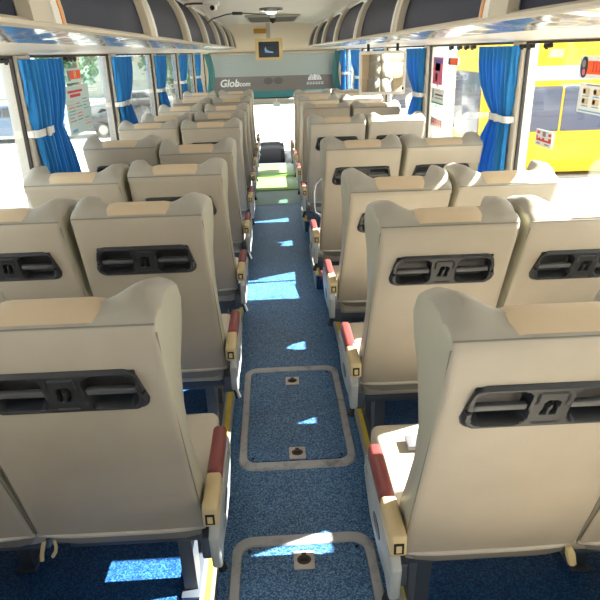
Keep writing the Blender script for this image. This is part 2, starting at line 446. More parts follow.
# ---------------------------------------------------------------- seats
HW = .197
def seat_shell():
    """closed-profile slices across the width; local: x across, y forward, z up the back, origin at lower back edge"""
    def prof(u):
        a = abs(u)
        w = max(0, min(1, (a-.47)/.33)); w = w*w*(3-2*w)          # 0 centre, 1 wing
        e = max(0, min(1, (a-.78)/.22))                            # roll off at the side
        crest = lerp(.704, .718-.026*e*e, w); dr = -.022*e*e*w
        fr = lerp(.10, .215, w)
        back = [(0, .0), (0, .10), (0, .25), (-.002, .36), (-.004, .487), (-.004, .492), (-.004, .54), (-.004, .588), (-.004, .593), (-.003, .63), (0, .672), (.003, .692), (.009, .700)]
        top = [(lerp(.03, .035, w), lerp(.703, .711, w)+dr*.4), (lerp(.045, .060, w), crest-.002), (lerp(.06, .085, w), crest), (lerp(.08, .125, w), lerp(.697, .702, w)+dr), (fr-.012, lerp(.67, .648, w)+dr), (fr, .59)]
        front = [(lerp(.09, .19, w), .55), (lerp(.075, .13, w), .48), (lerp(.065, .082, w), .40), (.068, .30), (.078, .20), (.092, .10), (.092, .02), (.07, -.012), (.03, -.012)]
        return back, top, front
    us = [-1, -.985, -.95, -.90, -.82, -.77, -.715, -.70, -.66, -.62, -.56, -.50, -.44, -.30, -.12, 0]
    us = us+[-u for u in us[:-1]][::-1]
    b = MB(); rows = []
    for u in us:
        bk, tp, fr = prof(u); r = []
        e = 1 if abs(u) == 1 else (.35 if abs(u) == .985 else 0)
        for j, (y, z) in enumerate(bk+tp+fr):
            hw = HW+.0115*(1-min(1, z/.55))**1.0
            x = u*(hw+(.009*min(1, y/.2) if z > .5 else 0))
            if e:   # slightly rounded back edges, keeps a crisp seam
                cy = .05
                y = y+(.008*e if y < .05 else -.012*e)
                if z > .69: z -= .006*e
            rec = 5 <= j <= 7 and abs(u) <= .701
            if rec: y += .036
            r.append((x, y, z))
        rows.append(r)
    m = len(rows[0]); vs = [p for r in rows for p in r]; nb = 13
    for i in range(len(rows)-1):
        for j in range(m):
            k = (j+1) % m
            q = (i*m+j, (i+1)*m+j, (i+1)*m+k, i*m+k)
            if j < nb-2: mi = 0
            elif j < nb+7: mi = 1
            else: mi = 2
            uc = (us[i]+us[i+1])/2
            if abs(uc) > .985 and 0 < j < nb+10: mi = 2
            b.add([vs[t] for t in q], [(0, 1, 2, 3)], mi)
    for r, fl in ((rows[0], 1), (rows[-1], 0)):
        # gusset: triangulate the side between back edge and the front loop
        n1 = m; L_, R_ = r[:14], r[14:][::-1]
        # fan via strips
        cx = [(p[0], p[1], p[2]) for p in r]
        b.add(cx, [tuple(range(n1))], 2)
    bmx = bmesh.new()
    me = bpy.data.meshes.new('tmp'); me.from_pydata(b.v, [], b.f); bmx.from_mesh(me)
    lay = b.m
    for fc, mi in zip(bmx.faces, lay): fc.material_index = mi
    bmesh.ops.remove_doubles(bmx, verts=bmx.verts, dist=1e-5)
    out = MB(); bmx.verts.index_update()
    for v in bmx.verts: out.v.append(tuple(v.co))
    for fc in bmx.faces: out.f.append(tuple(v.index for v in fc.verts)); out.m.append(fc.material_index)
    bmx.free(); bpy.data.meshes.remove(me)
    return out

def panel_height():
    """black moulded handle plate as a real relief"""
    W, H = .157, .056; nx, nz = 88, 34
    def sd(x, z, cx, cz, hx, hz, r):
        dx = abs(x-cx)-hx+r; dz = abs(z-cz)-hz+r
        return math.hypot(max(dx, 0), max(dz, 0))+min(max(dx, dz), 0)-r
    b = MB(); vs = []
    def ss(t): t = max(0, min(1, t)); return t*t*(3-2*t)
    for i in range(nx+1):
        for j in range(nz+1):
            a = lerp(-1, 1, i/nx); c = lerp(-1, 1, j/nz)
            # map square to rounded shape: shrink columns at the ends
            z = c*H; lim = W-.006*(c+1)
            x = a*lim
            r = .03
            if abs(x) > lim-r and abs(z) > 0:
                k = abs(x)-(lim-r); zmax = H-r+math.sqrt(max(0, r*r-k*k)); z = c*zmax
            d = sd(x, z, 0, 0, W-.004, H, .03)
            y = -.009
            y += .008*ss((d+.006)/.006)
            for sx in (-1, 1):
                p = sd(x, z, sx*.087, 0, .048, .042, .018)
                y += .032*ss((.002-p)/.005)
            for q in (-.008, .009):
                g = sd(x-(z)*.12, z, q, -.002, .0045, .017, .003)
                y += .012*ss((.001-g)/.003)
            g2 = sd(x, z, .001, .013, .010, .0045, .003); y += .012*ss((.001-g2)/.003)
            g3 = sd(x, z, 0, 0, .026, .04, .006)
            if -.0012 < g3 < .0012: y += .003
            for sx in (-1, 1):
                if math.hypot(x-sx*.145, z+.005) < .004: y += .008
            vs.append((x, y, z))
    fs = [(i*(nz+1)+j, (i+1)*(nz+1)+j, (i+1)*(nz+1)+j+1, i*(nz+1)+j+1) for i in range(nx) for j in range(nz)]
    b.add(vs, fs)
    # returned edge
    n0 = nz+1
    loop = [(i*n0) for i in range(nx+1)]+[nx*n0+j for j in range(1, nz+1)]+[i*n0+nz for i in range(nx-1, -1, -1)]+[j for j in range(nz-1, 0, -1)]
    ed = [vs[k] for k in loop]; n = len(ed)
    b.add(ed+[(x*1.0, .006, z) for x, y, z in ed], [(k, (k+1) % n, n+(k+1) % n, n+k) for k in range(n)])
    return b

mesh_shell = None
def make_seat(kind):
    """kind: 'L' aisle seat of the left bank, 'R' aisle seat of the right bank, 'W' window seat"""
    root = empty('bus_seat', (0, 0, PH), '', 'seat')
    sh = seat_shell().build('backrest', ['back', 'wing', 'gusset'], root, smooth=50, loc=(0, 0, .5-PH))
    # peach inset on top of the headrest
    b = MB(); us = [lerp(-.475, .475, i/10) for i in range(11)]; vs = []
    pr = [(.009, .702), (.03, .7065), (.045, .7075), (.06, .7075), (.082, .701), (.094, .674), (.106, .61), (.096, .55), (.082, .48), (.072, .40)]
    for u in us:
        for (y, z) in pr:
            k = .004 if abs(u) > .47 else 0
            vs.append((u*HW, y-(k if z < .66 else 0), z-(k if z > .66 else 0)))
    n = len(pr)
    fs = [(i*n+j, (i+1)*n+j, (i+1)*n+j+1, i*n+j+1) for i in range(10) for j in range(n-1)]
    b.add(vs, fs); 
    b.build('headrest_panel', 'peach', sh)
    # stitched seams
    b = MB()
    for sx in (-1, 1):
        b.tube([(sx*(HW*.985+.013*(1-min(1, z/.55))), .003+0, z) for z in [.02+.073*i for i in range(10)]], .0018, 6)
    b.tube([(lerp(-HW*.98, HW*.98, i/12), .0045, .696) for i in range(13)], .0018, 6)
    b.build('stitched_seam', 'seam', sh)
    p = panel_height().build('handle_panel', 'black', sh, smooth=40, loc=(0, -.004, .54))
    for sx in (-1, 1):
        b = MB(); b.box(sx*.087-.048, sx*.087+.048, -.006, .006, -.009, .007, bev=.004)
        b.build('grab_bar', 'bar', sh, loc=(0, -.003, .54))
    b = MB(); b.tube([(lerp(-HW-.01, HW+.01, i/10), -.001+.008*(abs(i-5)/5)**6, .004+.006*(abs(i-5)/5)**4) for i in range(11)], .0065, 8)
    b.build('piping', 'welt', sh)
    b = MB(); pf = [(-.19, -.004), (-.17, -.035), (-.12, -.048), (.15, -.048), (.185, -.035), (.19, -.004)]
    b.prism(pf, 'y', .006, .07); b.build('lower_cover', 'under', sh)
    # cushion
    b = MB(); b.box(-.198, .198, .06, .55, .405, .50, bev=.035, seg=4)
    for v in range(len(b.v)):
        x, y, z = b.v[v]
        if z > .45: z += .018*((abs(x)/.2)**2)-.010; b.v[v] = (x, y, z)
    b.build('seat_cushion', 'cushion', root, loc=(0, 0, -PH))
    b = MB(); b.box(-.185, .185, .10, .50, .365, .405, bev=.008); b.box(-.20, .20, .16, .20, .325, .367, bev=.004); b.box(-.20, .20, .42, .46, .325, .367, bev=.004)
    b.build('seat_base', 'frame', root, loc=(0, 0, -PH))
    if kind == 'W':
        b = MB(); b.prism([(.30, 0), (.36, 0), (.38, .225), (.28, .225)], 'x', -.02, .02); b.box(-.03, .03, .28, .38, 0, .012, bev=.003); b.box(-.02, .02, .18, .44, .215, .235)
        b.build('leg', 'frame', root)
    if kind in 'LR':
        s = 1 if kind == 'L' else -1      # aisle side
        b = MB(); lx = s*(.115 if kind == 'L' else .105)
        b.prism([(.17, 0), (.23, 0), (.25, .25), (.15, .25)], 'x', min(lx-.02, lx+.02), max(lx-.02, lx+.02))
        b.prism([(.38, 0), (.43, 0), (.47, .25), (.39, .25)], 'x', lx-.02, lx+.02)
        b.box(lx-.02, lx+.02, .15, .47, .225, .27, bev=.004); b.box(lx-.028, lx+.028, .14, .48, 0, .014, bev=.003)
        b.build('leg', 'frame', root)
        ax = s*.240
        arm = MB()
        arm.prism([(-.085, .455), (-.03, .475), (.05, .458), (.18, .455), (.27, .50), (.29, .56), (.27, .59), (-.06, .585), (-.10, .56)], 'x', ax-.013, ax+.013)
        bmx = bmesh.new(); me = bpy.data.meshes.new('t'); me.from_pydata(arm.v, [], arm.f); bmx.from_mesh(me); bpy.data.meshes.remove(me)
        bmesh.ops.recalc_face_normals(bmx, faces=bmx.faces)
        bmesh.ops.bevel(bmx, geom=list(bmx.edges), offset=.007, segments=3, profile=.5, affect='EDGES')
        a2 = MB(); a2.bm(bmx)
        # recessed oval on the aisle face and pivot
        a2.disc((ax+s*.012-(.003 if s < 0 else 0), .08, .520), .045, .003, 'x', 28, mi=1, sy=.42)
        a2.disc((ax+s*.012-(.005 if s < 0 else 0), .25, .555), .016, .005, 'x', 20, mi=0)
        ar = a2.build('armrest', ['housing', 'frame'], root, loc=(0, 0, -PH))
        b = MB(); xa, xb = ax-s*.008-.019, ax-s*.008+.019
        b.box(xa, xb, .062, .265, .588, .632, bev=.014, seg=4); b.build('armrest_pad', 'pad', ar)
        b = MB(); b.box(xa, xb, -.075, .060, .572, .630, bev=.009, seg=3)
        b.box((xa+xb)/2-.011, (xa+xb)/2+.011, -.0765, -.073, .583, .612, mi=1); b.box((xa+xb)/2-.006, (xa+xb)/2+.006, -.078, -.076, .588, .606, mi=0)
        b.build('armrest_cap', ['cap', 'bolt'], ar)
        b = MB(); b.box(ax-s*.03-.02, ax-s*.03+.02, .0, .16, .40, .47, bev=.006); b.build('armrest_bracket', 'frame', root, loc=(0, 0, -PH))
        b = MB(); b.tube([(ax-s*.01, -.01, .46), (ax-s*.005, -.022, .43), (ax+s*.005, -.03, .395)], [.006, .009, .012], 10)
        b.build('recline_lever', 'blackdeep', root, loc=(0, 0, -PH))
    return root

ORD = ['nearest', 'second', 'third', 'fourth', 'fifth', 'sixth', 'seventh', 'eighth', 'ninth']
LROW = [1.18+.82*i for i in range(9)]; LREC = [18, 20, 25, 30, 24, 28, 29, 27, 22]
RROW = [1.06, 1.84, 2.60, 3.38, 4.62, 5.44, 6.26, 7.08]; RREC = [18, 22, 31, 25, 26, 20, 19, 16]
LX, RX = (-.475, -.895), (.42, .84)
protos = {k: make_seat(k) for k in 'LRW'}
used = set()
def place(kind, x, y, rec, label, group):
    if kind in used: o = copy_tree(protos[kind])
    else: o = protos[kind]; used.add(kind)
    o.location = (x, y, PH); o['label'] = label; o['group'] = group
    for c in o.children:
        if c.name.startswith('backrest'): c.rotation_euler.x = math.radians(rec)
    return o
def rowname(i):
    return 'in the row nearest the camera' if i == 0 else '%s row from the camera' % ORD[i]
seatsL = []
for i, (y, a) in enumerate(zip(LROW, LREC)):
    o = place('L', LX[0], y, a, 'grey-beige coach seat left of the aisle, '+rowname(i), 'left bank of coach seats'); seatsL.append(o)
    da = [0, 1, 3, -6, -1, 1, -1, 0, 1][i]
    place('W', LX[1], y, a+da, 'grey-beige coach seat by the left windows, '+rowname(i), 'left bank of coach seats')
seatsR = []
for i, (y, a) in enumerate(zip(RROW, RREC)):
    dx = [-.012, 0, 0, -.02, -.02, -.02, -.02, -.02][i]
    o = place('R', RX[0]+dx, y, a, 'beige coach seat right of the aisle, '+rowname(i), 'right bank of coach seats'); seatsR.append(o)
    place('W', RX[1]+dx, y, a+[0, 0, -1, 0, 0, 1, 1, 0][i], 'beige coach seat by the right windows, '+rowname(i), 'right bank of coach seats')
for k, x, y in (('L', LX[0], .36), ('W', LX[1], .36), ('R', RX[0], .26), ('W', RX[1], .26)):  # unseen row added to block sun and shade the near seats
    place(k, x, y, 19, 'coach seat added behind the viewpoint to shade the near rows, %s %s' % (('left', 'right')[x > 0], 'by the windows' if k == 'W' else 'by the aisle'), '%s bank of coach seats' % ('left', 'right')[x > 0])
# loose straps under the nearest seats
def strap(parent, pts, r, nm='loose_strap'):
    b = MB(); b.tube(pts, r, 8); o = b.build(nm, 'strap', parent); o['label'] = 'frayed beige strap end hanging under the seat'; return o
strap(seatsL[0], [(-.190, -.01, .40), (-.194, -.016, .385), (-.200, -.018, .36), (-.203, -.016, .345)], .0055)
strap(seatsL[0], [(-.165, -.01, .40), (-.161, -.016, .385), (-.165, -.018, .37), (-.175, -.016, .355)], .0045)
strap(seatsR[0], [(.185, -.01, .41), (.190, -.016, .39), (.197, -.018, .365)], [.008, .012, .010])
# seat belt on the near right cushion
b = MB()
pts = [(-.10+.04*math.sin(t*2.2), .18+.2*t, .507+.01*math.sin(t*5)) for t in [i/10 for i in range(11)]]
for i in range(10):
    p, q = Vector(pts[i]), Vector(pts[i+1]); n_ = Vector((-(q-p).y, (q-p).x, 0)).normalized()*.02
    b.add([p-n_, p+n_, q+n_, q-n_, p-n_+Vector((0, 0, .003)), p+n_+Vector((0, 0, .003)), q+n_+Vector((0, 0, .003)), q-n_+Vector((0, 0, .003))], [(0, 1, 2, 3), (4, 5, 6, 7), (0, 1, 5, 4), (2, 3, 7, 6), (1, 2, 6, 5), (3, 0, 4, 7)])
b.box(-.11, -.05, .38, .44, .507, .522, bev=.004, mi=1)
o = b.build('seat_belt', ['frame', 'buckle'], seatsR[0], loc=(0, 0, -PH+.002)); o['label'] = 'grey lap belt with buckle lying on the cushion'

# ---------------------------------------------------------------- floor hatches
def hatch(name, x0, x1, y0, y1, label, latches, skew=0):
    t = empty(name, ((x0+x1)/2, (y0+y1)/2, 0), label, 'floor hatch', 'floor hatches in the aisle')
    cx, cy = (x0+x1)/2, (y0+y1)/2
    out = rrect(x0-cx, x1-cx, y0-cy, y1-cy, .075, 8); inn = rrect(x0+.036-cx, x1-.036-cx, y0+.05-cy, y1-.05-cy, .045, 8)
    b = MB(); n = len(out); h = .007
    vs = [(x, y, 0) for x, y in out]+[(x*.985, y*.985, h) for x, y in out]+[(x*1.01, y*1.01, h) for x, y in inn]+[(x, y, .001) for x, y in inn]
    fs = []
    for k in range(n):
        q = (k+1) % n
        fs += [(k, q, n+q, n+k), (n+k, n+q, 2*n+q, 2*n+k), (2*n+k, 2*n+q, 3*n+q, 3*n+k)]
    b.add(vs, fs); b.build('hatch_rim', 'worn', t)
    b = MB(); b.prism([(x*.985, y*.985) for x, y in inn], 'z', 0, .005); b.build('hatch_lid', 'carpet', t)
    for sx in (-1, 1):
        for sy in (-1, 1):
            b = MB(); b.disc((sx*(x1-x0-.125)/2, sy*(y1-y0-.15)/2, .005), .006, .002); b.build('bolt', 'bolt', t)
    for ly in latches:
        b = MB(); b.box(-.035, .035, -.04, .04, .004, .009, bev=.002)
        b.disc((0, 0, .009), .024, .002, sy=.85, mi=1); b.box(-.008, .008, .012, .03, .009, .0115, mi=1)
        b.box(-.014, .014, -.008, .004, .011, .0135, mi=2, bev=.001)
        b.build('latch', ['latch', 'latchd', 'bolt'], t, loc=(0, ly-cy, 0))
    return t
hatch('floor_hatch', -.262, .240, 2.03, 2.90, 'blue carpeted floor hatch with whole pale metal rim and two latches, farther along the aisle', [2.13, 2.74])
hatch('floor_hatch', -.262, .235, .80, 1.665, 'blue carpeted floor hatch with chipped metal rim cut off by the bottom of the photo', [1.54, .9])

# ---------------------------------------------------------------- curtains
def curtain(s, yt, ytie, ybot, ztie, label, zb=.86, zt=1.597, band=None):
    t = empty('window_curtain', (s*1.112, ytie[0], zt), label, 'curtain', 'blue window curtains')
    ox, oy, oz = t.location
    b = MB(); nu, nv = 128, 44; vs = []
    for side in (0, 1):
        for j in range(nv+1):
            z = lerp(zt, zb, j/nv)
            def smooth(k): return k*k*(3-2*k)
            if z >= ztie:
                k = (zt-z)/(zt-ztie); k2 = k**2.6 if k < 1 else 1
                a = lerp(yt[0], ytie[0], k**1.2); c = lerp(yt[1], ytie[1], k2)
                pinch = k**3
            else:
                k = (ztie-z)/(ztie-zb); k2 = min(1, k*1.6)**.7
                a = lerp(ytie[0], ybot[0], k2); c = lerp(ytie[1], ybot[1], k2)
                pinch = max(0, 1-k*3)
            for i in range(nu+1):
                u = i/nu; y = lerp(a, c, u)
                amp = lerp(.022, .012, pinch)
                ph = u*2*PI*8.5+.8*math.sin(z*7)+.7*math.sin(u*9)
                x = amp*(2*abs(math.sin(ph/2))**.6-1)++.003*math.sin(u*31+z*9)+.012*pinch*(math.sin(u*PI)-.2)
                y2 = y+.006*math.cos(ph)
                vs.append((s*(1.04-1.04)+s*(-x)+side*s*.0025, y2-oy, z-oz))
    w = nu+1; off = (nv+1)*w; fs = []
    for sd_ in (0, off):
        fs += [(sd_+j*w+i, sd_+j*w+i+1, sd_+(j+1)*w+i+1, sd_+(j+1)*w+i) for j in range(nv) for i in range(nu)]
    for j in range(nv):
        for i in (0, nu): fs.append((j*w+i, (j+1)*w+i, off+(j+1)*w+i, off+j*w+i))
    b.add(vs, fs); b.build('curtain_cloth', 'curtain', t, smooth=80)
    b = MB(); ya, yb = ytie[0]-.02-oy, (band or ytie[1]+.012)-oy
    ring = rrect(-.028, .020, ya, yb, .02, 5)
    n = len(ring)
    vs = [(x, y, ztie-oz-.016) for x, y in ring]+[(x, y, ztie-oz+.016) for x, y in ring]+[(x*.88, y*.99+.0, ztie-oz+.016) for x, y in ring]+[(x*.88, y*.99, ztie-oz-.016) for x, y in ring]
    b.add(vs, [(r*n+k, r*n+(k+1) % n, ((r+1) % 4)*n+(k+1) % n, ((r+1) % 4)*n+k) for r in range(4) for k in range(n)])
    b.box(min(-s*.024, -s*.036), max(-s*.024, -s*.036), (ya+yb)/2-.02, (ya+yb)/2+.01, ztie-oz-.020, ztie-oz+.020, bev=.004)
    b.box(min(0, s*.03), max(0, s*.03), ya-.006, ya+.03, ztie-oz-.014, ztie-oz+.014, bev=.004)
    b.build('tieback', 'tie', t)
    return t
cl = ['nearest left window pillar', 'second left window pillar', 'third left window pillar', 'fourth left window pillar', 'farthest left window pillar']
for i in range(5):
    y = 2.80+1.63*i
    curtain(-1, (y-.02, y+.47), (y+.01, y+(.37 if i == 0 else .30)), (y+.04, y+.50), 1.29, 'blue curtain tied with a white band at the '+cl[i], band=y+.21 if i == 0 else None)
cr = ['wide blue gathered curtain with pale tieback at the nearest right window pillar', 'blue gathered curtain at the right window pillar just right of the hanging mirror', 'blue curtain on the right side hidden behind the hanging mirror', 'narrow blue curtain on the right side just left of the hanging mirror', 'farthest small blue curtain on the right side near the windscreen']
for i, (y, wd) in enumerate(((2.95, .44), (4.80, .48), (6.6, .45), (8.3, .7), (9.9, .6))):
    curtain(1, (y+.05, y+wd+.12), (y+.09, y+.31), (y+.08, y+.52), 1.26, cr[i])
# curtain hooks (dark runners left at the top of the windows)
for k, (s, ys) in enumerate(((-1, (2.55, 3.32, 3.38, 3.44)), (1, (2.62, 2.80, 2.88, 3.60, 3.72, 3.86, 4.04)))):
    for j, y in enumerate(ys):
        b = MB(); b.box(-.010, .010, -.030, .030, -.006, .012, bev=.005, seg=3); b.disc((0, .015, -.012), .007, .010)
        o = b.build('curtain_glider', 'bolt', loc=(s*1.085, y, 1.592))
        tag(o, 'small dark curtain glider under the %s rack above the windows' % ('left' if s < 0 else 'right'), 'curtain hook', 'curtain gliders, %s side' % ('left' if s < 0 else 'right'))

# ---------------------------------------------------------------- stickers on the glass
def text_mesh(txt, size, mat_, parent, loc, rot, shear=0, ext=.0006, align='CENTER', name='lettering', bold=0):
    cu = bpy.data.curves.new('t', 'FONT'); cu.body = txt; cu.size = size; cu.extrude = ext; cu.shear = shear; cu.align_x = align; cu.align_y = 'CENTER'; cu.offset = bold
    o = bpy.data.objects.new('t', cu); COL.objects.link(o)
    bpy.context.view_layer.update()
    dg = bpy.context.evaluated_depsgraph_get(); me = bpy.data.meshes.new_from_object(o.evaluated_get(dg))
    bpy.data.objects.remove(o); bpy.data.curves.remove(cu)
    me.materials.clear(); me.materials.append(M[mat_])
    q = bpy.data.objects.new(name, me); COL.objects.link(q); q.parent = parent; q.location = loc; q.rotation_euler = rot
    return q
def sticker(s, y0, y1, z0, z1, paper, label, marks, name='window_sticker', texts=(), tilt=0, x=None):
    """marks in fractions: (u0,u1,v0,v1,mat); u runs left to right as seen from inside"""
    x = x or s*(WX+.003)
    cy, cz = (y0+y1)/2, (z0+z1)/2; w, h = abs(y1-y0), z1-z0
    b = MB(); b.box(-w/2, w/2, -.0012, .0, -h/2, h/2)
    mats = [paper]
    for (u0, u1, v0, v1, mt) in marks:
        if mt not in mats: mats.append(mt)
        b.box(-w/2+u0*w, -w/2+u1*w, -.0022, -.0012, -h/2+v0*h, -h/2+v1*h, mi=mats.index(mt))
    o = b.build(name, mats, smooth=0); tag(o, label, 'sticker')
    o.location = (x, cy, cz); o.rotation_euler = (0, tilt, (PI/2 if s < 0 else -PI/2))
    for (tx, u, v, sz, mt) in texts:
        text_mesh(tx, sz, mt, o, (-w/2+u*w, -.0026, -h/2+v*h), (PI/2, 0, 0), bold=.0008)
    return o
rnd = random.Random(3)
sticker(-1, 3.50, 3.76, 1.47, 1.545, 'pprteal', 'small orange and white sticker above the notice on the left window',
        [(.2, .95, .25, .85, 'inkorange'), (.05, .2, .15, .85, 'inkgrey')], texts=[('11', .55, .55, .05, 'ppr')])
mk = [(.12, .72, .86, .91, 'inkred'), (.2, .62, .77, .83, 'inkred')]
for i in range(9):
    v = .70-.068*i
    for j in range(3):
        if rnd.random() < .85: mk.append((.08+.3*j, .08+.3*j+rnd.uniform(.14, .26), v-.012, v+.008, rnd.choice(['inkgreen', 'inkorange', 'inktan', 'inkblue', 'inkgrey', 'inkpink'])))
mk.append((.1, .3, .05, .12, 'inkblue'))
sticker(-1, 3.41, 3.86, 1.20, 1.455, 'pprteal', 'white notice sheet with a red title stuck on the left window beside the first curtain', mk)
sticker(1, 2.25, 2.46, 1.475, 1.555, 'ppr', 'orange sign with a dark round emblem at the top right window edge', [(.27, 1, .2, .78, 'inkorange'), (.0, .02, .1, .9, 'inkblue')], texts=[('112', .62, .5, .05, 'inkred')])
bpy.data.objects['window_sticker.002'].name = 'window_sticker.002'
st = bpy.data.objects['window_sticker.002']
b = MB(); b.disc((-.07, -.003, 0), .027, .0018, 'y', 20, sy=1.45); b.disc((-.072, -.0035, .012), .014, .0015, 'y', 14, mi=1); b.disc((-.068, -.0035, -.018), .012, .0015, 'y', 14, mi=2)
b.build('emblem', ['inkblack', 'inkgrey', 'inkpink'], st)
mk = []
for i in range(2):
    for j in range(3):
        mk += [(.12+.30*j, .30+.30*j, .30+.33*i, .50+.33*i, 'inktan'), (.13+.30*j, .20+.30*j, .33+.33*i, .47+.33*i, 'inkgrey'), (.12+.30*j, .30+.30*j, .22+.33*i, .26+.33*i, 'inkblue')]
mk += [(.05, .95, .05, .10, 'inkblue'), (.2, .8, .93, .97, 'inkgrey')]
sticker(1, 2.17, 2.44, 1.35, 1.458, 'ppr', 'white instruction sheet with small tan pictures at the right edge of the photo', mk)
mk = [(.08, .25, .74, .9, 'inkred'), (.42, .6, .62, .92, 'inkgrey'), (.78, .92, .7, .86, 'inkred'), (.05, .14, .42, .62, 'inkpink'), (.06, .95, .30, .42, 'inkred'), (.2, .3, .42, .5, 'inkred'), (.42, .55, .42, .54, 'inkred'), (.8, .95, .42, .58, 'inkred'), (.1, .3, .10, .18, 'inkgrey'), (.6, .85, .12, .2, 'inkgrey')]
sticker(1, 2.62, 2.79, 1.175, 1.245, 'ppr', 'square white sticker with red marks in front of the yellow coach', mk)
mk = [(.1, .9, .80, .95, 'inkpurple'), (.1, .9, .45, .78, 'inkpink'), (.25, .75, .5, .8, 'inkpurple'), (.1, .9, .05, .4, 'inkpink'), (.3, .5, .1, .4, 'inkred')]
sticker(1, 4.45, 4.72, 1.35, 1.535, 'inkpink', 'tall pink and purple notice beside the second right curtain', mk)
mk = [(.08, .14, .35, .9, 'inkblack'), (.3, .75, .82, .88, 'inktan'), (.28, .9, .55, .65, 'inkblack'), (.28, .9, .35, .42, 'inkgrey'), (.0, 1, .0, .12, 'inkgreen')]
sticker(1, 4.38, 4.72, 1.215, 1.325, 'ppr', 'white sheet with black lines and a green edge below the pink notice', mk)
def glyphs(o_marks, x0, n, w, v0, v1, mt):
    for i in range(n):
        a = x0+i*w
        o_marks += [(a, a+w*.18, v0, v1, mt), (a+w*.55, a+w*.73, v0, v1, mt), (a, a+w*.78, lerp(v0, v1, .42), lerp(v0, v1, .58), mt), (a, a+w*.78, lerp(v0, v1, .86), v1, mt)]
mk = []; glyphs(mk, .1, 3, .3, .2, .85, 'inkred')
sticker(1, 4.38, 4.72, 1.05, 1.12, 'ppr', 'white strip with bold red characters low on the right window', mk)
sticker(1, 4.10, 4.32, 1.485, 1.535, 'ppr', 'small orange sticker high on the right window behind the wide curtain', [(.2, 1, .1, .9, 'inkorange'), (0, .2, .1, .9, 'inkblack')])

# ---------------------------------------------------------------- front furniture
# windscreen blind with printed band
t = empty('windscreen_blind', (0, 10.3, 1.6), 'pale grey roller blind lowered over the windscreen with a taupe printed band', 'blind')
b = MB(); b.box(-1.02, 1.02, -.004, .004, -.355, 0); b.build('blind_cloth', 'shade', t)
b = MB(); b.box(-1.02, 1.02, -.008, .006, -.58, -.355); bd = b.build('printed_band', 'band', t)
b = MB(); b.tube([(-1.02, 0, -.01), (1.02, 0, -.01)], .025, 12); b.build('roller', 'rib', t)
text_mesh('Glob', .155, 'white', bd, (-.72, -.010, -.455), (PI/2, 0, 0), shear=.25, ext=.001, bold=.004)
text_mesh('-.com', .10, 'white', bd, (-.50, -.010, -.468), (PI/2, 0, 0), shear=.2, ext=.001, bold=.003)
b = MB()
n = 20
b.prism([(.66+.11*math.cos(PI*k/n), -.435+.10*math.sin(PI*k/n)) for k in range(n+1)], 'y', -.011, -.008)
b.build('dome_logo', 'white', bd)
b = MB()
for k in range(1, 4):
    b.tube([(.66+.11*k/4*math.cos(PI*q/10), -.012, -.435+.10*math.sin(PI*q/10)) for q in range(11)], .003, 5)
b.build('dome_lines', 'band', bd)
b = MB()
for i in range(6):
    a = .53+i*.047
    b.box(a, a+.034, -.0105, -.008, -.50, -.49); b.box(a, a+.034, -.0105, -.008, -.470, -.462); b.box(a, a+.008, -.0105, -.008, -.50, -.462); b.box(a+.018, a+.026, -.0105, -.008, -.50, -.462)
b.build('logo_characters', 'white', bd)
b = MB()
for sx in (-.09, .07):
    b.disc((sx, -.010, -.43), .075, .002, 'y', 20, sy=.7)
b.build('centre_emblem', 'banddark', bd)
# tinted visor strip and dashboard rail
b = MB(); b.box(-.95, .95, -.01, .01, -.07, .07, bev=.004); b.box(-.95, .95, -.014, .014, -.085, -.07, mi=1)
o = b.build('sun_visor', ['teal', 'blackdeep'], loc=(0, 10.62, .965)); tag(o, 'teal tinted visor strip across the windscreen below the blind', 'visor')
b = MB(); b.box(-.95, .95, -.03, .03, -.05, .05, bev=.02, seg=3)
o = b.build('windscreen_rail', 'pillar', loc=(0, 10.6, .83)); tag(o, 'beige rail crossing the windscreen below the teal strip', 'rail')
b = MB(); b.box(-.06, .06, -.03, .03, -.05, .03, bev=.02, seg=3); b.tube([(0, 0, .02), (0, .02, .08)], .01)
o = b.build('rear_view_mirror', 'white', loc=(.03, 10.5, .80)); tag(o, 'small white rear-view mirror hanging at the windscreen rail', 'mirror')
# dashboard
t = empty('dashboard', (0, 10.1, -.34), 'black instrument hood and pale grey engine cover at the end of the aisle', 'dashboard')
b = MB(); b.prism([(-.35, .30), (-.28, .50), (0, .56), (.05, .50), (.35, .46), (.35, -.0), (-.35, -.0)], 'x', -1.0, .12)
b.build('console_body', 'dash', t)
b = MB(); b.prism([(-.42+.0, .29), (-.40, .42), (-.33, .52), (-.2, .555), (0, .58), (.0, .33), (-.38, .27)], 'x', -.36, .06)
b.build('instrument_hood', 'dash', t)
b = MB(); b.box(.12, 1.0, -.45, .45, 0, .36, bev=.06, seg=3); b.build('engine_cover', 'dashlight', t)
b = MB(); b.box(-.06, .07, -.372, -.352, .08, .27, bev=.004); b.build('side_panel', 'dashred', t)
b = MB(); b.disc((-.22, -.366, .17), .045, .015, 'y', 20); b.disc((-.14, -.366, .17), .03, .015, 'y', 20); b.build('dial', 'inkgrey', t)
